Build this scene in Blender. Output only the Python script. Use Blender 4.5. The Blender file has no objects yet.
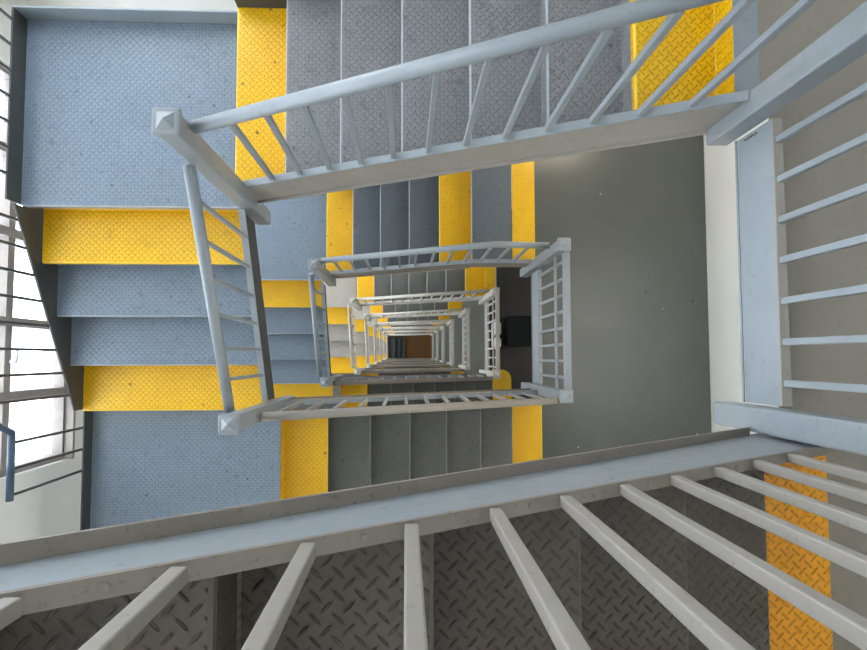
import bpy, bmesh, math, random
from mathutils import Vector, Matrix
random.seed(7)
SC = bpy.context.scene
COL = SC.collection
Z0 = 34.0                      # height of the camera above the ground floor


def zz(d):                     # depth below the camera -> world height
    return Z0 - d


# ------------------------------------------------------------------ materials
def srgb(*c):
    return tuple((v / 255 / 12.92) if v <= 10 else ((v / 255 + .055) / 1.055) ** 2.4 for v in c) + (1,)


class NT:
    def __init__(s, name):
        s.m = bpy.data.materials.new(name)
        s.m.use_nodes = True
        s.t = s.m.node_tree
        s.b = s.t.nodes['Principled BSDF']

    def n(s, kind, **kw):
        o = s.t.nodes.new(kind)
        for k, v in kw.items():
            setattr(o, k, v)
        return o

    def put(s, sock, v):
        if isinstance(v, bpy.types.NodeSocket):
            s.t.links.new(v, sock)
        elif v is not None:
            sock.default_value = v

    def math(s, op, a, b=None, c=None):
        o = s.n('ShaderNodeMath', operation=op)
        for i, v in enumerate((a, b, c)):
            if v is not None:
                s.put(o.inputs[i], v)
        return o.outputs[0]

    def mix(s, f, a, b):
        o = s.n('ShaderNodeMix', data_type='RGBA')
        s.put(o.inputs[0], f)
        s.put(o.inputs[6], a)
        s.put(o.inputs[7], b)
        return o.outputs[2]

    def obj(s):
        return s.n('ShaderNodeTexCoord').outputs['Object']

    def noise(s, vec, scale, detail=4, rough=.6):
        o = s.n('ShaderNodeTexNoise')
        s.put(o.inputs['Vector'], vec)
        o.inputs['Scale'].default_value = scale
        o.inputs['Detail'].default_value = detail
        o.inputs['Roughness'].default_value = rough
        return o.outputs[0]

    def ramp(s, v, lo, hi):
        o = s.n('ShaderNodeMapRange', interpolation_type='SMOOTHSTEP')
        s.put(o.inputs[0], v)
        o.inputs[1].default_value = lo
        o.inputs[2].default_value = hi
        return o.outputs[0]

    def bump(s, h, dist, strength=1.0):
        o = s.n('ShaderNodeBump')
        o.inputs['Strength'].default_value = strength
        o.inputs['Distance'].default_value = dist
        s.put(o.inputs['Height'], h)
        s.put(s.b.inputs['Normal'], o.outputs[0])


def shade(c, k):
    return tuple(min(1, v * k) for v in c[:3]) + (1,)


def paint(name, rgb, rough=.4, var=.25, grime=(60, 54, 48), grime_amt=.5, scale=5):
    s = NT(name)
    c = srgb(*rgb)
    v = s.obj()
    n1 = s.noise(v, scale, 5)
    n2 = s.noise(v, scale * 7, 6, .7)
    col = s.mix(n1, shade(c, 1 - var), shade(c, 1 + var))
    g = s.math('MULTIPLY', s.ramp(n2, .56, .74), grime_amt)
    col = s.mix(g, col, srgb(*grime))
    s.put(s.b.inputs['Base Color'], col)
    s.put(s.b.inputs['Roughness'], s.math('ADD', s.math('MULTIPLY', n2, .25), rough - .12))
    s.b.inputs['Specular IOR Level'].default_value = .5
    s.bump(n2, .0012, .35)
    return s.m


def plate(name, rgb, lug=1.25, rough=.42, p=.040, grime_amt=.45, spots=.5):
    """painted steel tear plate with raised lozenges in alternating directions"""
    s = NT(name)
    c = srgb(*rgb)
    v = s.obj()
    xyz = s.n('ShaderNodeSeparateXYZ')
    s.put(xyz.inputs[0], v)
    u = s.math('DIVIDE', s.math('ADD', xyz.outputs[0], xyz.outputs[2]), p)
    w = s.math('DIVIDE', s.math('ADD', xyz.outputs[1], xyz.outputs[2]), p)

    def lug_field(ou, sg):
        du = s.math('SUBTRACT', s.math('FRACT', s.math('ADD', u, ou)), .5)
        dv = s.math('SUBTRACT', s.math('FRACT', s.math('ADD', w, ou)), .5)
        a = s.math('ADD', du, s.math('MULTIPLY', dv, sg))
        b = s.math('SUBTRACT', du, s.math('MULTIPLY', dv, sg))
        return s.math('ADD', s.math('POWER', s.math('ABSOLUTE', s.math('DIVIDE', a, .45)), 2.0),
                      s.math('POWER', s.math('ABSOLUTE', s.math('DIVIDE', b, .105)), 2.0))
    e = s.math('MINIMUM', lug_field(0.0, 1.0), lug_field(.5, -1.0))
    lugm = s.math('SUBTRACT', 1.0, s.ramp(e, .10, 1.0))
    rim_shade = s.math('MULTIPLY', s.math('SUBTRACT', 1.0, s.ramp(e, 1.0, 2.9)), s.ramp(e, .7, 1.1))
    n1 = s.noise(v, 3.2, 5)
    n2 = s.noise(v, 23, 6, .7)
    col = s.mix(n1, shade(c, .82), shade(c, 1.16))
    col = s.mix(s.math('MULTIPLY', s.ramp(n2, .52, .72), grime_amt), col, shade(srgb(62, 58, 54), .8))
    col = s.mix(s.math('MULTIPLY', rim_shade, .68), col, shade(c, .35))  # contact shade round each lug, painted into the colour
    col = s.mix(s.math('MULTIPLY', lugm, .9), col, shade(c, lug))  # lug tops paler: wear plus highlights painted in
    vo = s.n('ShaderNodeTexVoronoi')
    s.put(vo.inputs['Vector'], v)
    vo.inputs['Scale'].default_value = 6.5
    spot = s.math('SUBTRACT', 1.0, s.ramp(vo.outputs['Distance'], .05, .085))
    col = s.mix(s.math('MULTIPLY', spot, spots), col, srgb(38, 36, 34))
    s.put(s.b.inputs['Base Color'], col)
    s.put(s.b.inputs['Roughness'], s.math('ADD', s.math('MULTIPLY', n2, .3), rough - .2))
    s.bump(lugm, .010, 1.0)
    return s.m


def smooth_floor(name, rgb):
    s = NT(name)
    c = srgb(*rgb)
    v = s.obj()
    n1 = s.noise(v, 1.7, 6, .65)
    n2 = s.noise(v, 14, 6, .7)
    col = s.mix(n1, shade(c, .74), shade(c, 1.24))
    col = s.mix(s.math('MULTIPLY', s.ramp(n2, .55, .75), .35), col, srgb(70, 66, 60))
    for sc, lo, hi, k, tone in ((3.1, .05, .08, .85, (36, 35, 34)), (4.3, .022, .045, .85, (190, 190, 184)), (8, .03, .06, .55, (45, 42, 40))):
        vo = s.n('ShaderNodeTexVoronoi')
        s.put(vo.inputs['Vector'], v)
        vo.inputs['Scale'].default_value = sc
        vo.inputs['Randomness'].default_value = 1
        m = s.math('SUBTRACT', 1.0, s.ramp(vo.outputs['Distance'], lo, hi))
        keep = s.n('ShaderNodeSeparateColor')
        s.put(keep.inputs[0], vo.outputs['Color'])
        m = s.math('MULTIPLY', m, s.math('GREATER_THAN', keep.outputs[0], .40))
        col = s.mix(s.math('MULTIPLY', m, k), col, srgb(*tone))
    s.put(s.b.inputs['Base Color'], col)
    s.put(s.b.inputs['Roughness'], s.math('ADD', s.math('MULTIPLY', n1, .3), .24))
    s.bump(n2, .001, .3)
    return s.m


def plain(name, rgb, rough=.6, metal=0.0, var=.1, scale=6):
    s = NT(name)
    c = srgb(*rgb)
    n1 = s.noise(s.obj(), scale, 5)
    s.put(s.b.inputs['Base Color'], s.mix(n1, shade(c, 1 - var), shade(c, 1 + var)))
    s.b.inputs['Roughness'].default_value = rough
    s.b.inputs['Metallic'].default_value = metal
    return s.m


def glass(name):
    s = NT(name)
    t = s.n('ShaderNodeBsdfTransparent')
    t.inputs[0].default_value = (.96, .98, 1, 1)
    g = s.n('ShaderNodeBsdfGlossy')
    g.inputs['Roughness'].default_value = .03
    fr = s.n('ShaderNodeFresnel')
    fr.inputs[0].default_value = 1.25
    mx = s.n('ShaderNodeMixShader')
    s.put(mx.inputs[0], s.math('MULTIPLY', fr.outputs[0], .35))
    s.put(mx.inputs[1], t.outputs[0])
    s.put(mx.inputs[2], g.outputs[0])
    s.put(s.t.nodes['Material Output'].inputs[0], mx.outputs[0])
    return s.m


M = dict(
    rail=paint('blue_grey_paint', (140, 147, 152), .38, .14, (96, 84, 72), .35),
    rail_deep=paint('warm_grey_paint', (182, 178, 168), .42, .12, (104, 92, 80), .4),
    rail_near=paint('light_grey_paint', (152, 146, 138), .42, .12, (104, 86, 70), .5, 7),
    web=paint('stringer_blue_paint', (140, 148, 154), .4, .14, (96, 82, 70), .45, 4),
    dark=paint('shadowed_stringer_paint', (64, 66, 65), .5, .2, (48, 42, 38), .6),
    flange=paint('worn_flange_paint', (136, 127, 117), .5, .18, (84, 66, 54), .7, 8),
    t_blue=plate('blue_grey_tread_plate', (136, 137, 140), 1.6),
    t_left=plate('skylit_blue_tread_plate', (120, 134, 148), 1.7),  # blue of the window light put into the colour
    t_grey=plate('grey_tread_plate', (98, 100, 97), 1.3),  # dimmer light of the lower flights put into the colour
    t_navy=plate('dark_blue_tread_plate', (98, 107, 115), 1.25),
    t_pale=plate('lit_pale_tread_plate', (168, 162, 152), 1.15),  # strong window light on the deep left flights put into the colour
    t_dark=plate('shaded_worn_tread_plate', (88, 78, 66), 1.15, .5, .040, .6),  # dim light on the near flight put into a darker base colour
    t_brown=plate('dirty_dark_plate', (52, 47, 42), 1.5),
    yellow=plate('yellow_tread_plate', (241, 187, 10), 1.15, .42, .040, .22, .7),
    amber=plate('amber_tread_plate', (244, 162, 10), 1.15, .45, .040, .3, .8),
    yellow_edge=plain('rubbed_yellow_edge', (248, 204, 60), .35),
    grey_edge=plain('grey_rubbed_edge', (128, 130, 126), .4, .1, .2, 20),
    dark_edge=paint('rubbed_dark_edge', (92, 84, 74), .45, .25, (60, 54, 48), .5, 12),
    edge=plain('rubbed_bare_edge', (164, 170, 174), .36, .2, .2, 30),
    floor=smooth_floor('smooth_grey_floor_paint', (74, 78, 75)),
    floor_warm=smooth_floor('warm_grey_floor_paint', (142, 133, 122)),
    floor_pale=smooth_floor('pale_grey_floor_paint', (136, 138, 130)),
    brown=smooth_floor('brown_ground_floor', (120, 84, 50)),
    wall=plain('white_wall_paint', (236, 236, 232), .7, 0, .03),
    wframe=plain('weathered_window_paint', (150, 142, 136), .6, 0, .2, 12),
    glass=glass('window_glass'),
    black=plain('black_plastic', (6, 6, 7), .9),
    white=plain('white_plastic', (226, 228, 230), .4, 0, .03),
    blue_steel=paint('dark_blue_steel', (62, 82, 104), .3, .15, (40, 40, 44), .3),
    rubber=plain('bolt_steel', (150, 146, 140), .4, .4),
)


# ------------------------------------------------------------------ mesh helpers
def box(bm, x0, x1, y0, y1, z0, z1, bev=0.0, mi=0):
    g = bmesh.ops.create_cube(bm, size=1)
    vs = g['verts']
    for v in vs:
        v.co = Vector((x0 + (v.co.x + .5) * (x1 - x0), y0 + (v.co.y + .5) * (y1 - y0), z0 + (v.co.z + .5) * (z1 - z0)))
    fs = list({f for v in vs for f in v.link_faces})
    for f in fs:
        f.material_index = mi
    if bev:
        es = list({e for v in vs for e in v.link_edges})
        bmesh.ops.bevel(bm, geom=es, offset=bev, segments=2, affect='EDGES', profile=.5)
    return bm


def prism(bm, pts, vec, mi=0):
    """planar polygon pts (3-D) extruded along vec"""
    a = [bm.verts.new(p) for p in pts]
    b = [bm.verts.new(Vector(p) + Vector(vec)) for p in pts]
    n = len(pts)
    f = [bm.faces.new(a[::-1]), bm.faces.new(b)]
    for i in range(n):
        f.append(bm.faces.new((a[i], a[(i + 1) % n], b[(i + 1) % n], b[i])))
    for x in f:
        x.material_index = mi
    return f


def tube(bm, pts, r, n=16, cap=True):
    pts = [Vector(p) for p in pts]
    rings = []
    up0 = None
    for i, p in enumerate(pts):
        d = (pts[min(i + 1, len(pts) - 1)] - pts[max(i - 1, 0)]).normalized()
        ref = Vector((0, 0, 1)) if abs(d.z) < .9 else Vector((1, 0, 0))
        s = d.cross(ref).normalized()
        t = s.cross(d)
        rings.append([bm.verts.new(p + r * (math.cos(2 * math.pi * k / n) * s + math.sin(2 * math.pi * k / n) * t)) for k in range(n)])
    for a, b in zip(rings, rings[1:]):
        for k in range(n):
            f = bm.faces.new((a[k], a[(k + 1) % n], b[(k + 1) % n], b[k]))
            f.smooth = True
    if cap:
        bm.faces.new(rings[0][::-1])
        bm.faces.new(rings[-1])
    return bm


def new():
    return bmesh.new()


def obj(name, bm, mats, parent=None, loc=None):
    """link bm (world coordinates) as one mesh object; its origin is the parent's or loc"""
    bmesh.ops.recalc_face_normals(bm, faces=bm.faces)
    L = Vector(loc) if loc is not None else (parent.location.copy() if parent is not None and parent.parent is None else
                                             (parent.matrix_local_origin if False else Vector((0, 0, 0))))
    if parent is not None and parent.parent is not None:
        L = parent.parent.location.copy() + parent.location
    bmesh.ops.translate(bm, verts=bm.verts, vec=-L)
    me = bpy.data.meshes.new(name)
    bm.to_mesh(me)
    bm.free()
    for m in (mats if isinstance(mats, (list, tuple)) else [mats]):
        me.materials.append(m)
    o = bpy.data.objects.new(name, me)
    COL.objects.link(o)
    if parent is not None:
        o.parent = parent
    else:
        o.location = L
    return o


def thing(name, label, cat, loc, group=None):
    o = bpy.data.objects.new(name, None)
    o.empty_display_size = .1
    COL.objects.link(o)
    o.location = loc
    o['label'] = label
    o['category'] = cat
    if group:
        o['group'] = group
    return o


def struct(name, bm, mats, loc=(0, 0, 0), parent=None):
    o = obj(name, bm, mats, parent, None if parent else loc)
    if parent is None:
        o['kind'] = 'structure'
    return o


def copy_part(src, root, loc):
    c = src.copy()
    COL.objects.link(c)
    c.parent = root
    c.location = loc
    return c


# ------------------------------------------------------------------ building blocks
PW = .045                       # half width of a square post


def tread_bm(axis, nose, back, v0, v1, z, r, riser=True, lip=.017):
    """folded steel step: lip at the nosing, plate, riser behind. axis 'x' or 'y' is the going; nose/back its ends"""
    sgn = 1 if back > nose else -1
    g = abs(back - nose)
    T = .006
    top = [(0, -.040), (0, -.014), (lip * .14, -lip * .28), (lip * .45, -lip * .05), (lip, 0), (g + .014, 0), (g + .020, .005)]
    if riser:
        top.append((g + .020, r - .016))
        bot = [(g + .020 + T, r - .016), (g + .020 + T, -T)]
    else:
        top = top[:5] + [(g - .004, 0)]
        bot = [(g - .004, -T)]
    bot += [(T, -T), (T, -.040)]
    prof = top + bot
    bm = new()

    def P(u, v, h):
        c = nose + sgn * u
        return Vector((c, v, z + h)) if axis == 'x' else Vector((v, c, z + h))
    rows = [[bm.verts.new(P(u, v, h)) for u, h in prof] for v in (v0, v1)]
    n = len(prof)
    for i in range(n):
        f = bm.faces.new((rows[0][i], rows[0][(i + 1) % n], rows[1][(i + 1) % n], rows[1][i]))
        f.material_index = 1 if i in ((1, 2, 3) if lip > .3 else (1, 2)) else 0
    bm.faces.new(rows[0][::-1])
    bm.faces.new(rows[1])
    return bm


def post(x, y, dtop, dbot, label, mat, group):
    t = thing('railing_post', label, 'railing post', (x, y, zz(dbot)), group)
    bm = new()
    box(bm, x - PW, x + PW, y - PW, y + PW, zz(dbot), zz(dtop) - .03, .008)
    obj('post_shaft', bm, mat, t)
    bm = new()
    w = PW + .010
    z = zz(dtop) - .030
    box(bm, x - w, x + w, y - w, y + w, z, z + .034, .010)
    w2 = PW * .78
    a = [bm.verts.new((x + sx * w2, y + sy * w2, z + .034)) for sx, sy in ((-1, -1), (1, -1), (1, 1), (-1, 1))]
    ap = bm.verts.new((x, y, z + .060))
    for k in range(4):
        bm.faces.new((a[k], a[(k + 1) % 4], ap))
    bm.faces.new(a[::-1])
    obj('post_cap', bm, mat, t)
    bm = new()
    box(bm, x - PW + .006, x + PW - .006, y - PW + .006, y + PW - .006, zz(dbot) - .008, zz(dbot) - .001)
    obj('end_plate', bm, M['flange'], t)
    return t


def sloped(bm, axis, c0, c1, zf, e0, e1, lo, hi, mi=0):
    """plate lying along a slope: axis coordinate c0..c1, cross coordinate e0..e1, vertical band zf(c)+lo..zf(c)+hi"""
    def P(c, e, h):
        return Vector((c, e, zf(c) + h)) if axis == 'x' else Vector((e, c, zf(c) + h))
    prism(bm, [P(c0, e0, lo), P(c1, e0, lo), P(c1, e0, hi), P(c0, e0, hi)],
          Vector((0, e1 - e0, 0)) if axis == 'x' else Vector((e1 - e0, 0, 0)), mi)


def bars(root, axis, cs, e, zlo, zhi, mat, w=.012):
    """one baluster per coordinate of cs, all the same length, sharing one mesh"""
    first = None
    R0 = root.location
    for c in cs:
        x, y = (c, e) if axis == 'x' else (e, c)
        h = zhi(c) - zlo(c)
        if first is None or abs(h - first[1]) > .004:
            bm = new()
            box(bm, x - w, x + w, y - w, y + w, zlo(c), zhi(c), .003)
            o = obj('baluster', bm, mat, root, None)
            me = o.data
            off = Vector((x, y, zlo(c))) - R0
            for v in me.vertices:
                v.co -= off
            o.location = off
            first = (o, h)
        else:
            copy_part(first[0], root, Vector((x, y, zlo(c))) - R0)


LEVEL = ['topmost level', 'second level down', 'third level down', 'fourth level down', 'fifth level down', 'sixth level down',
         'seventh level down', 'eighth level down', 'ninth level down']


# ------------------------------------------------------------------ one storey
FL = [
    # D landing depth, xT/gT/nT top flight, yL/gL/nL left flight, xB/gB/nB lower flight
    dict(D=2.175, r=.180, xT=-.9757, gT=.318, nT=7, yL=.9064, gL=.318, nL=4, xB=-.9164, gB=.318, nB=7),
    dict(D=5.955, r=.180, xT=-.9030, gT=.312, nT=5, yL=.9150, gL=.310, nL=4, xB=-.8300, gB=.314, nB=7),
    dict(D=9.690, r=.180, xT=-.8790, gT=.310, nT=7, yL=.9150, gL=.310, nL=4, xB=-.8700, gB=.311, nB=7),
    dict(D=13.70, r=.195, xT=-.8790, gT=.310, nT=7, yL=.9150, gL=.310, nL=4, xB=-.9000, gB=.314, nB=7),
    dict(D=17.80, r=.190, xT=-.8790, gT=.310, nT=7, yL=.9150, gL=.310, nL=4, xB=-.9000, gB=.314, nB=7),
    dict(D=21.80, r=.190, xT=-.8790, gT=.310, nT=7, yL=.9150, gL=.310, nL=4, xB=-.9000, gB=.314, nB=7),
    dict(D=25.80, r=.190, xT=-.8790, gT=.310, nT=7, yL=.9150, gL=.310, nL=4, xB=-.9000, gB=.314, nB=7),
    dict(D=29.80, r=.190, xT=-.8790, gT=.310, nT=7, yL=.9150, gL=.310, nL=4, xB=-.9000, gB=.314, nB=7),
]
GROUND = 34.0
XL, XR = -2.235, 3.06            # outer ends of the left flights, wall beside the main landings
YT, YB = 2.03, -1.50            # outer ends of the top flights and of the lower flights
PXL, PXR = -.93, 1.29           # post centres
PYT, PYB = .92, -.32


OY = [0, 0, .03, .07, .10, .15, .20, .22]     # the lower storeys sit a little further back


def storey(n, f):
    before = set(COL.objects)
    build_storey(n, f)
    for o in set(COL.objects) - before:
        if o.parent is None:
            o.location.y += OY[n]


def build_storey(n, f):
    D, r = f['D'], f['r']
    lv = LEVEL[n]
    deep = n >= 2
    nxt = FL[n + 1]['D'] if n + 1 < len(FL) else GROUND
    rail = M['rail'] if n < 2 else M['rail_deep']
    pyb = {0: -.225, 1: -.31}.get(n, -.275)
    pxl = {1: -.895, 2: -.87}.get(n, PXL)
    pbl = -.345 if n == 0 else -.270
    lo = 0 if n == 0 else .060
    up = 1.28 if n == 0 else 1.15
    xT, gT, nT = f['xT'], f['gT'], f['nT']
    yL, gL, nL = f['yL'], f['gL'], f['nL']
    xB, gB, nB = f['xB'], f['gB'], f['nB']
    dTL = D + (nT + 1) * r
    dBL = dTL + (nL + 1) * r
    rB = (nxt - dBL) / (nB + 1)
    xTe = xT + nT * gT
    tyi = .972                  # inner edge of the top treads
    byi = -.395 + lo
    # ---- main landing (right)
    t = thing('stair_landing', ['smooth grey landing cut by the top right picture corner, topmost level',
                                'large smooth grey landing with dark specks beside the white strip, second level down',
                                'dark dirty landing holding a black box, third level down',
                                'pale grey landing behind the bars, fourth level down'][n] if n < 4 else
              'pale grey landing at the far right of the well, ' + lv, 'landing', (1.8, .3, zz(D) - .012), 'main landings on the right of the well')
    xi = 1.349 if n else 1.379
    yy = -.300 if n == 0 else min(byi, pyb - PW - .004)
    fb = max(xTe, 1.30) if n == 1 else xTe
    xbe = 1.352 if n == 0 else 1.315
    if n == 2:
        fb = xTe + .172
    pts = [(fb, YT), (fb, tyi), (xi, tyi), (xi, yy), (xbe, yy), (xbe, YB), (XR, YB), (XR, 2.43 - OY[n]), (1.42, 2.43 - OY[n]), (1.42, YT)]
    bm = new()
    prism(bm, [(x, y, zz(D) - .012) for x, y in pts], (0, 0, .012))
    obj('deck_plate', bm, M['floor_warm'] if n == 0 else M['floor'] if n == 1 else (M['t_brown'] if n == 2 else M['floor_pale']), t)
    if n == 1:
        bm = tread_bm('x', xTe, 1.068, tyi, YT, zz(D), r, False)
        obj('chequer_strip', bm, [M['t_navy'], M['edge']], t)
        bm = new()
        box(bm, 1.07, 1.299, tyi, YT, zz(D) - .012, zz(D) + .001)
        obj('warning_strip', bm, M['yellow'], t)['label'] = 'yellow warning strip'
    if n == 2:
        bm = new()
        box(bm, xTe + .002, fb - .002, tyi, YT, zz(D) - .012, zz(D) + .001)
        obj('warning_strip', bm, M['yellow'], t)['label'] = 'yellow warning strip'
    if n == 2:
        c = [(1.70 - .16 + .16 * math.sin(a), -.22 - .16 + .16 * math.cos(a)) for a in [k * math.pi / 20 for k in range(11)]]
        bm = new()
        prism(bm, [(x, y, zz(D) + .001) for x, y in [(1.385, YB + .01), (1.385, -.22)] + c + [(1.70, YB + .01)]], (0, 0, .004))
        obj('warning_plate', bm, M['yellow'], t)['label'] = 'yellow warning plate with a rounded corner'
    # fascia channel on the well side
    bm = new()
    ya, yb = pyb + PW + .004, PYT - PW - .004
    fx = .03 if n == 0 else 0
    fb0 = .150 if n == 0 else .20
    box(bm, 1.306 + fx, 1.318 + fx, ya, yb, zz(D) - fb0, zz(D) + .070, .002)
    box(bm, 1.298 + fx, 1.306 + fx, ya, yb, zz(D) - fb0 - .012, zz(D) - fb0, .002)
    obj('edge_beam', bm, M['web'], t)
    bm = new()
    box(bm, 1.304 + fx, 1.342 + fx, ya, yb, zz(D) + .071, zz(D) + .083, .003)
    obj('kerb_lip', bm, M['rail_near'] if n == 0 else rail, t)
    if n == 0:
        bm = new()
        for k in range(5):
            tube(bm, [(1.327, yb - .02, zz(D) - .02 - k * .018), (1.335, yb - .02, zz(D) - .02 - k * .018)], .004, 8)
        obj('weld_beads', bm, M['flange'], t)
    # joint strip where the top flight meets the deck
    if n in (0, 2):
        bm = new()
        box(bm, fb - .008, fb + .090 if n == 0 else fb + .01, tyi, YT, zz(D) + .0005, zz(D) + .005, .001)
        obj('joint_strip', bm, M['web'] if n == 0 else M['edge'], t)
    # ---- landing rail
    side = 'right' if n else 'right, running out of the picture'
    t = thing('landing_railing', f'landing railing of level grey bars on the right side of the well, {lv}', 'railing', (1.315, .3, zz(D) + .085), 'landing railings')
    s = zz(D) + .0845
    top = zz(D) + 1.06
    ys = [.788 - .147 * k for k in range(8)] if n == 0 else [.80 - .138 * k for k in range(8)]
    bars(t, 'y', [y for y in ys if y > pyb + .07], 1.322 + fx, lambda c: s, lambda c: top - .002, rail)
    bm = new()
    box(bm, 1.290 + fx, 1.350 + fx, ya, yb, top, top + .035, .006)
    obj('handrail', bm, rail, t)
    if n:
        bm = new()
        box(bm, 1.280, 1.3025, ya, yb, zz(D) + .82, zz(D) + .84, .004)
        obj('mid_rail', bm, rail, t)
    # ---- posts
    pl = {'tr': (PXR, PYT, D - 1.15, D + (.23 if n == 0 else .55), 'top right corner'), 'br': (PXR, pyb, D - 1.15, D + (.23 if n == 0 else .55), 'bottom right corner'),
          'tl': (pxl, PYT, dTL - up, dTL + .36, 'top left corner'), 'bl': (pxl, pbl, dBL - up, dBL + .40, 'bottom left corner')}
    for k, (x, y, a, b, w) in pl.items():
        post(x, y, a, b, f'square grey railing post at the {w} of the well, {lv}', rail, 'corner posts of the well')
    # ---- top flight
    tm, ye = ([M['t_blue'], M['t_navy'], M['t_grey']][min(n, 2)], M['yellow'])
    if not False:
        t = thing('stair_flight', ['blue-grey chequered steel stair flight along the top edge of the picture, topmost level',
                                   'chequered stair flight of dark blue treads between two yellow ones, second level down'][n] if n < 2 else
                  f'chequered stair flight of grey treads with yellow ends on the upper side, {lv}', 'stair flight', (.1, 1.5, zz(dTL)), 'stair flights on the upper side of the well')
        for i in range(nT):
            d = dTL - (i + 1) * r
            yel = i in (0, nT - 1)
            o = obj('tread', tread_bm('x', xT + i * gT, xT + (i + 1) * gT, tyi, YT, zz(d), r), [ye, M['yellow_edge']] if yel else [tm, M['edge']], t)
            if yel:
                o['label'] = 'yellow tread'
    zn = lambda x: zz(dTL - r - r / gT * (x - xT))       # nosing line
    xe = (PXR - PW - .004) if n != 1 else xTe + .05
    xs0 = pxl + PW + .004
    bm = new()
    sloped(bm, 'x', xs0, min(xe, xTe + .0) if n == 1 else xe, zn, .936, .948, -.21, .088)
    sloped(bm, 'x', xs0, min(xe, xTe + .0) if n == 1 else xe, zn, .922, .936, -.222, -.205)
    if n == 1:
        box(bm, xTe, PXR - PW - .004, .936, .948, zz(D) - .21, zz(D) + .088)
    obj('inner_stringer', bm, M['rail_near'] if n == 0 else (M['flange'] if n == 1 else rail), t)
    bm = new()
    sloped(bm, 'x', xs0, min(xe, xTe) if n == 1 else xe, zn, .930, .968, .089, .100)
    if n == 1:
        box(bm, xTe, PXR - PW - .004, .930, .968, zz(D) + .089, zz(D) + .1)
    obj('stringer_lip', bm, rail, t)
    bm = new()
    sloped(bm, 'x', xT + .002, xTe, zn, YT + .004, YT + .016, -.21, .12)
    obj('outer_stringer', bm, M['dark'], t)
    t2 = thing('stair_railing', f'sloping grey tube handrail with bars above the upper flight, {lv}', 'railing', (.1, .95, zz(dTL)), 'sloping railings on the upper side of the well')
    hr = .028 if n < 2 else .026
    if n == 1:
        zl = zz(D) + .90
        xk = xT + gT * ((dTL - r - .85 - (D - .90)) / r)
        hz = lambda x: min(zn(x) + .85, zl)
        bm = tube(new(), [(xs0 + .019, .965, zn(xs0) + .85), (xk - .05, .962, hz(xk - .05)), (xk - .015, .962, hz(xk - .02)), (xk + .02, .962, zl - .001), (xk + .06, .962, zl), (PXR - PW - .021, .955, zl)], hr)
        lp = lambda x: (zn(x) if x < xTe else zz(D)) + .1005
    else:
        hh = .92 if n == 0 else .85
        hz = lambda x: zn(x) + hh
        bm = tube(new(), [(xs0 + .019, .946, zn(xs0) + hh), (PXR - PW - .021, .962, zn(PXR - PW) + hh)], hr)
        lp = lambda x: zn(x) + .1005
    obj('handrail', bm, rail, t2)
    st = .1615 if n == 0 else .160
    bars(t2, 'x', [-.7035 + st * i for i in range(12) if -.7035 + st * i < PXR - .12], .95, lambda c: lp(c) + .007, lambda c: hz(c) - hr + .004, rail)
    # ---- top left landing
    t = thing('stair_landing', ['blue chequered corner landing at the top left of the picture, topmost level',
                                'bluish chequered corner landing left of the upper flight, second level down'][n] if n < 2 else
              f'pale chequered corner landing at the top left of the well, {lv}', 'landing', (-1.6, 1.4, zz(dTL)), 'upper corner landings')
    bm = new()
    xn = pxl - PW - .004
    xe_ = xT - .003
    pts = [(XL - .028, YT), (XL - .028, yL + .001), (min(xe_, xn), yL + .001)]
    if xe_ > xn:
        pts += [(xn, PYT + PW + .004), (xe_, PYT + PW + .004)]
    pts.append((xe_, YT))
    prism(bm, [(x, y, zz(dTL) - .012) for x, y in pts], (0, 0, .012))
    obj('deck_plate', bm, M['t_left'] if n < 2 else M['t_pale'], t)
    bm = new()
    box(bm, XL - .012, min(xe_, xn), yL - .008, yL, zz(dTL) - .05, zz(dTL) + .0015, .002)
    obj('nosing', bm, M['edge'], t)
    bm = new()
    box(bm, XL - .042, XL - .030, yL + .002, YT + .002, zz(dTL) - .15, zz(dTL) + .125, .002)
    obj('side_kerb', bm, M['dark'], t)
    bm = new()
    box(bm, XL - .045, xT - .004, YT + .004, YT + .016, zz(dTL) - .15, zz(dTL) + .12, .002)
    obj('back_kerb', bm, M['web'], t)
    # ---- left flight
    t = thing('stair_flight', ['wide sky blue stair flight with two yellow treads, beside the bright windows',
                               'chequered left stair flight seen behind the near rails, second level down'][n] if n < 2 else
              f'pale chequered stair flight on the left side of the well, {lv}', 'stair flight', (-1.6, .2, zz(dBL)), 'stair flights on the left side of the well')
    for j in range(1, nL + 1):
        d = dTL + j * r
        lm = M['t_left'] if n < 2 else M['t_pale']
        yel = j == 1 or (j == nL and n != 1)
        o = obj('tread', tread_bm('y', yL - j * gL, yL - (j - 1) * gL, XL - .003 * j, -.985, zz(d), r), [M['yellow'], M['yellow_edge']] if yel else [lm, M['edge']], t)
        if yel:
            o['label'] = 'yellow tread'
    zl_ = lambda y: zz(dTL + r / gL * (yL - y))
    y0, y1 = pbl + PW + .004, PYT - PW - .004
    bm = new()
    sloped(bm, 'y', y0, y1, zl_, -.978, -.966, -.23, .098)
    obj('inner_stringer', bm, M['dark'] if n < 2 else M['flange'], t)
    bm = new()
    sloped(bm, 'y', y0, y1, zl_, -.978, -.940, .099, .110)
    obj('stringer_lip', bm, rail, t)
    bm = new()
    sloped(bm, 'y', yL - nL * gL + .012, yL - .012, zl_, XL - .028, XL - .016, -.22, .085)
    box(bm, XL - .028, XL - .016, yL - .012, yL + .30, zz(dTL) - .21, zz(dTL) - .016)
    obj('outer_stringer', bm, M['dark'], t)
    t2 = thing('stair_railing', f'grey handrail and rungs descending the left side of the well, {lv}', 'railing', (-.955, .3, zz(dBL)), 'sloping railings on the left side of the well')
    bm = tube(new(), [(-.955, y1 - .020, zl_(y1) + .97), (-.945, y0 + .020, zl_(y0) + .99)], hr)
    obj('handrail', bm, rail, t2)
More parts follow.
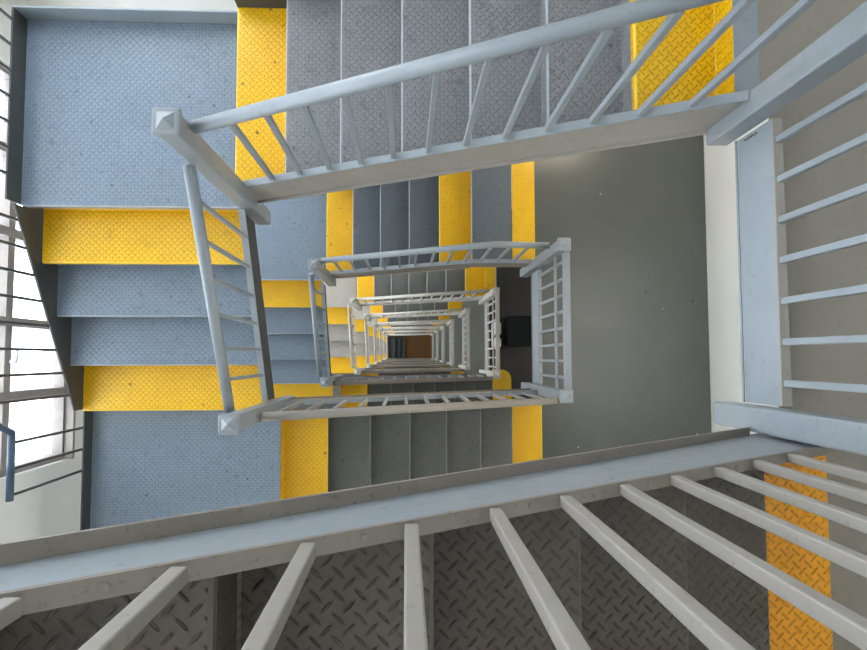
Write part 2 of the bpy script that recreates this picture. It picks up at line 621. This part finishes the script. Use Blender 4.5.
    bars(t2, 'y', [.723 - .167 * i for i in range(6)], -.955, lambda c: zl_(c) + .117, lambda c: zl_(c) + .95, rail, .010)
    # ---- bottom left landing
    yBL = yL - nL * gL
    t = thing('stair_landing', ['blue chequered corner landing above the big grey beam, topmost level',
                                'chequered corner landing with yellow front strip, second level down'][n] if n < 2 else
              f'chequered corner landing at the bottom left of the well, {lv}', 'landing', (-1.6, -1, zz(dBL)), 'lower corner landings')
    bm = new()
    pts = [(xB - .003, YB), (XL - .032, YB), (XL - .032, yBL + .005), (min(xB - .003, xn), yBL + .005)]
    if xB - .003 > xn:
        ny = min(yBL + .005, pbl - PW - .004)
        pts += [(xn, ny), (xB - .003, ny)]
    prism(bm, [(x, y, zz(dBL) - .012) for x, y in pts], (0, 0, .012))
    if n == 1:
        bm.free()
        bm = new()
        box(bm, XL - .032, xB - .003, YB, yBL - .262, zz(dBL) - .012, zz(dBL), .002)
    obj('deck_plate', bm, M['t_left'] if n == 0 else M['t_grey'], t)
    if n == 1:
        bm = new()
        box(bm, XL - .032, xn - .004, yBL - .26, yBL - .002, zz(dBL) - .012, zz(dBL), .002)
        obj('warning_strip', bm, M['yellow'], t)['label'] = 'yellow warning strip'
    bm = new()
    box(bm, XL - .046, XL - .034, YB, yBL + .008, zz(dBL) - .15, zz(dBL) + .11, .002)
    obj('side_kerb', bm, M['dark'], t)
    # ---- lower flight
    zb = lambda x: zz(dBL + rB / gB * (x - xB))
    xs0, xe = pxl + PW + .004, PXR - PW - .004
    t = thing('stair_flight', ['dark grey chequered stair flight with yellow ends just above the big beam',
                               'dark stair flight seen between two lower railings, second level down'][n] if n < 2 else
              f'dark chequered stair flight on the lower side of the well, {lv}', 'stair flight', (.2, -.9, zz(nxt)), 'stair flights on the lower side of the well')
    for k in range(1, nB + 1):
        d = dBL + k * rB
        yel = k == 1 or (k == nB and n != 1)
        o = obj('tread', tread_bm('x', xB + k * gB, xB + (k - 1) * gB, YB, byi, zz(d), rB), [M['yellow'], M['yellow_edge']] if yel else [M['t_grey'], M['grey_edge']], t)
        if yel:
            o['label'] = 'yellow tread'
    bm = new()
    sloped(bm, 'x', xs0, xe, zb, -.332 + lo, -.320 + lo, -.24, .058)
    sloped(bm, 'x', xs0, xe, zb, -.320 + lo, -.305 + lo, -.252, -.235)
    obj('inner_stringer', bm, M['flange'], t)
    bm = new()
    sloped(bm, 'x', xs0, xe, zb, -.346 + lo, -.310 + lo, .059, .070)
    obj('stringer_lip', bm, rail, t)
    bm = new()
    sloped(bm, 'x', xB + .02, xB + nB * gB, zb, YB - .016, YB - .004, -.21, .12)
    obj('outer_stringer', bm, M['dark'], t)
    t2 = thing('stair_railing', f'grey railing with short slanting bars crossing the lower side of the well, {lv}', 'railing', (.2, -.348, zz(nxt)), 'sloping railings on the lower side of the well')
    bm = tube(new(), [(xs0 + .019, -.350 + lo, zb(xs0) + .87), (xe - .020, -.350 + lo, zb(xe) + .87)], hr)
    obj('handrail', bm, M['rail_near'] if n == 0 else M['flange'], t2)
    bars(t2, 'x', [-.77 + .155 * i for i in range(13)], -.330 + lo, lambda c: zb(c) + .079, lambda c: zb(c) + .846, M['rail_near'] if n == 0 else M['flange'])
    # ---- outer railing beside the windows
    if n < 2:
        t2 = thing('stair_railing', ['thin dark outer railing with bars in front of the bright windows, topmost level', 'thin dark outer railing along the window wall, second level down'][n],
                   'railing', (XL - .07, .3, zz(dBL)), 'outer railings along the window wall')
        xo = XL - .022
        ho = .92
        yk = yBL - .06
        zt = zz(dTL) + ho
        zlo = zz(dBL) + ho
        bm = tube(new(), [(xo, YT - .02, zt), (xo, yL, zt), (xo, yL - .08, zl_(yL - .08) + ho - .02)] +
                  [(xo, yk + .08, zl_(yk + .08) + ho - .02), (xo, yk, zlo), (xo, yk - .02, zlo), (xo, -.81, zlo)], .020)
        obj('handrail', bm, M['blue_steel'], t2)
        bars(t2, 'y', [yL - .10 - .150 * i for i in range(8)], xo, lambda c: zl_(c) + .093, lambda c: zl_(c) + ho - .045, M['dark'], .008)
        bars(t2, 'y', [1.955 - .150 * i for i in range(7)], XL - .036, lambda c: zz(dTL) + .130, lambda c: zt - .03, M['dark'], .008)
        bars(t2, 'y', [yk - .06 - .150 * i for i in range(3)], XL - .040, lambda c: zz(dBL) + .115, lambda c: zlo - .02, M['dark'], .008)


for n, f in enumerate(FL):
    storey(n, f)

# ------------------------------------------------------------------ the near flight that comes down beside the camera
gF, rF = .3265, .2
XF2, DF2 = -.275, .9
t = thing('stair_flight', 'dark worn chequered stair flight across the bottom of the picture, nearest the camera', 'stair flight', (.6, -.9, zz(2.1)))
yF = -.315
for k in range(1, 8):
    d = DF2 + (k - 2) * rF
    nose = XF2 + (k - 2) * gF
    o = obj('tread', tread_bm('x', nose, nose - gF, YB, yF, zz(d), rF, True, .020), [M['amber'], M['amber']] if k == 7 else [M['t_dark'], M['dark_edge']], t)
    if k == 7:
        o['label'] = 'yellow tread'
zF = lambda x: zz(DF2 + rF / gF * (x - XF2))
xa, xb = -1.0, 1.338
bm = new()
zLow = lambda x: zF(x) - .200 - .098 * x
prism(bm, [(xa, -.294, zLow(xa)), (xb, -.294, zLow(xb)), (xb, -.294, zF(xb) - .002), (xa, -.294, zF(xa) - .002)], (0, .012, 0))
obj('inner_stringer', bm, M['web'], t)
bm = new()
sloped(bm, 'x', xa, xb, zF, -.311, -.281, -.001, .011)
for k in range(6):
    x = -.71 + .32 * k
    z = zF(x) + .011
    tube(bm, [(x, -.295, z - .002), (x + .002, -.295, z + .005)], .006, 10)
obj('stringer_lip', bm, M['flange'], t)
bm = new()
sloped(bm, 'x', xa, PXR - PW - .006, zLow, -.2818, -.253, .0, .012)
obj('lower_flange', bm, M['flange'], t)
t2 = thing('stair_railing', 'nearest railing whose light grey bars fan out over the bottom of the picture', 'railing', (.6, -.285, zz(2.1)))
xsF = [-.470 + .160 * i for i in range(11)]
bars(t2, 'x', [x for x in xsF if x < 1.2], -.296, lambda c: zF(c) + .0195, lambda c: zF(c) + .80, M['rail_near'], .012)
bm = tube(new(), [(-.60, -.296, zF(-.60) + .832), (1.20, -.296, zF(1.20) + .832)], .028)
obj('handrail', bm, M['rail'], t2)

# ------------------------------------------------------------------ things on the third landing
zC = zz(FL[2]['D'])
t = thing('storage_box', 'black square box standing on the dark landing behind the bars', 'box', (1.78, .42, zC))
bm = new()
box(bm, 1.60, 1.95, .19, .64, zC + .001, zC + .34, .02)
obj('box_body', bm, M['black'], t)
bm = new()
box(bm, 1.585, 1.965, .175, .655, zC + .342, zC + .375, .012)
obj('lid', bm, M['black'], t)
t = thing('plastic_canister', 'white canister with black cap beside the black box', 'canister', (1.45, .36, zC))
bm = new()
box(bm, 1.375, 1.50, .16, .56, zC + .001, zC + .30, .03)
obj('canister_body', bm, M['white'], t)
bm = new()
tube(bm, [(1.44, .33, zC + .301), (1.44, .33, zC + .335)], .055, 18)
obj('cap', bm, M['black'], t)

# ------------------------------------------------------------------ ground: brown floor and the last few steps in the well
bm = new()
box(bm, -2.9, 3.3, -1.8, 2.4, -.2, 0)
struct('floor', bm, M['brown'])

t = thing('stair_flight', 'short blue stair flight beside the brown floor at the very bottom of the well', 'stair flight', (-.5, .3, 0))
for k in range(3):
    obj('tread', tread_bm('x', -.05 - .29 * k, -.05 - .29 * (k + 1), -.55, 1.15, .17 * (k + 1), .17), [M['t_navy'], M['edge']], t)
bm = new()
sloped(bm, 'x', -.92, -.07, lambda x: .17 - (x + .05) * .586, 1.155, 1.17, -.16, .06)
obj('side_stringer', bm, M['dark'], t)

# ------------------------------------------------------------------ shaft walls with windows on the left
WX0, WX1 = -2.86, -2.62
WY0, WY1 = -1.62, 2.45
ZT = Z0 + 2.2
oY0, oY1 = -.78, 1.95
bm = new()
box(bm, WX0, WX1, WY0, oY0, 0, ZT)
box(bm, WX0, WX1, oY1, WY1, 0, ZT)
spans = []
for f in FL:
    spans.append((zz(f['D'] + 2.72), zz(f['D'] + .10)))
zs = sorted(spans)
z = 0
for a, b in zs:
    box(bm, WX0, WX1, oY0, oY1, z, a)
    z = b
spans.append((z + .9, ZT - .3))
box(bm, WX0, WX1, oY0, oY1, z, z + .9)
box(bm, WX0, WX1, oY0, oY1, ZT - .3, ZT)
struct('wall_left', bm, M['wall'])
for i, (a, b) in enumerate(spans):
    fr = new()
    X0, X1 = WX0 + .12, WX0 + .20
    w = .05
    zm = a + .72
    box(fr, X0, X1, oY0, oY0 + w, a, b)
    box(fr, X0, X1, oY1 - w, oY1, a, b)
    box(fr, X0, X1, oY0 + w, oY1 - w, a, a + w)
    box(fr, X0, X1, oY0 + w, oY1 - w, b - w, b)
    for yc in (-.25, .25, .85, 1.40):
        box(fr, X0 + .005, X1 + .01, yc - .030, yc + .030, a + w, b - w)
    for zc in (zm, a + (b - a) * .68):
        box(fr, X0 + .012, X1 - .004, oY0 + w, oY1 - w, zc - .035, zc + .035)
    o = struct('window_%d' % (i + 1), fr, M['wframe'])
    pn = new()
    box(pn, X0 + .030, X0 + .036, oY0 + w, oY1 - w, a + w, b - w)
    struct('pane', pn, M['glass'], parent=o)
    sl = new()
    box(sl, X1 + .001, WX1 + .03, oY0 + .002, oY1 - .002, a, a + .03, .004)
    struct('window_sill', sl, M['wframe'], parent=o)
    la = new()
    tube(la, [(X1 + .012, -.02, zm), (X1 + .05, -.02, zm)], .012, 10)
    tube(la, [(X1 + .05, -.02, zm), (X1 + .05, .06, zm - .01)], .010, 10)
    struct('window_latch', la, M['white'], parent=o)
bm = new()
box(bm, XR + .004, XR + .2, WY0, WY1, 0, ZT)
struct('wall_right', bm, M['wall'])
bm = new()
bX0, bX1 = -2.4, -1.0
box(bm, WX0, bX0, WY1, WY1 + .2, 0, ZT)
box(bm, bX1, XR + .2, WY1, WY1 + .2, 0, ZT)
z = 0
bsp = sorted((zz(f['D'] + (f['nT'] + 1) * f['r'] - .16), zz(f['D'] - .5)) for f in FL)
for a, b in bsp:
    box(bm, bX0, bX1, WY1, WY1 + .2, z, a)
    z = b
box(bm, bX0, bX1, WY1, WY1 + .2, z, ZT)
struct('wall_back', bm, M['wall'])
for i, (a, b) in enumerate(bsp):
    fr = new()
    w = .045
    ya, yb = WY1 + .08, WY1 + .14
    box(fr, bX0, bX0 + w, ya, yb, a, b)
    box(fr, bX1 - w, bX1, ya, yb, a, b)
    box(fr, bX0 + w, bX1 - w, ya, yb, a, a + w)
    box(fr, bX0 + w, bX1 - w, ya, yb, b - w, b)
    box(fr, -1.72, -1.68, ya + .004, yb - .004, a + w, b - w)
    box(fr, bX0 + w, bX1 - w, ya + .008, yb - .008, a + .9, a + .94)
    o = struct('window_%d' % (len(spans) + i + 1), fr, M['wframe'])
    pn = new()
    box(pn, bX0 + w, bX1 - w, ya + .028, ya + .033, a + w, b - w)
    struct('pane', pn, M['glass'], parent=o)
bm = new()
box(bm, WX0, XR + .2, WY0 - .2, WY0, 0, ZT)
struct('wall_front', bm, M['wall'])
# closed slab above the camera, added to keep top light out of the well
bm = new()
box(bm, WX0, XR + .2, WY0 - .2, WY1 + .2, ZT, ZT + .1)
struct('blocking_ceiling', bm, M['wall'])

# ------------------------------------------------------------------ light
w = bpy.data.worlds.new('overcast_sky')
SC.world = w
w.use_nodes = True
bg = w.node_tree.nodes['Background']
bg.inputs[0].default_value = (.90, .95, 1.0, 1)
bg.inputs[1].default_value = 7



def lamp(name, loc, rot, sx, sy, power, col):
    l = bpy.data.lights.new(name, 'AREA')
    l.shape = 'RECTANGLE'
    l.size, l.size_y = sx, sy
    l.energy = power
    l.color = col
    o = bpy.data.objects.new(name, l)
    COL.objects.link(o)
    o.location = loc
    o.rotation_euler = rot


for n, f in enumerate(FL):
    if n < 2:
        lamp('fill_lamp', (2.72, .3, zz(f['D']) - .10), (0, math.radians(-50), 0), .12, 2.2, 60 if n == 0 else 10, (1, .97, .92))  # added unseen fill, brightens the white right wall
    if n >= 1:
        lamp('fill_lamp', (-2.2, .4, zz(f['D'] + 2.0)), (0, math.radians(-20), 0), .15, 1.6, 14 if n > 1 else 3, (1, .93, .82))  # added unseen fill for the deeper left flights
        lamp('fill_lamp', (.3, 1.95, zz(f['D']) + .1), (math.radians(25), 0, 0), 1.6, .12, 10 if n > 1 else 0, (1, .95, .86))  # warm area light over the upper flights, no fixture modelled

lamp('sheen_lamp', (1.75, 2.36, zz(FL[1]['D'] - 1.0)), (math.radians(60), 0, 0), .5, .15, 16, (1, .86, .68))  # unseen, added for the warm sheen on the landing floor

# ------------------------------------------------------------------ camera
cam = bpy.data.cameras.new('camera')
co = bpy.data.objects.new('camera', cam)
COL.objects.link(co)
cam.sensor_width = 36
cam.lens = 602.93 / 867 * 36
cam.clip_start = .02
rx, ry, rz = .0545, -.046, -.0025
R = Matrix.Rotation(rz, 3, 'Z') @ Matrix.Rotation(ry, 3, 'Y') @ Matrix.Rotation(rx, 3, 'X')
co.matrix_world = Matrix.Translation((0, 0, Z0)) @ R.to_4x4()
SC.camera = co
SC.view_settings.view_transform = 'Standard'
SC.view_settings.look = 'None'
SC.view_settings.exposure = 0.12
SC.cycles.use_denoising = True
SC.cycles.max_bounces = 8
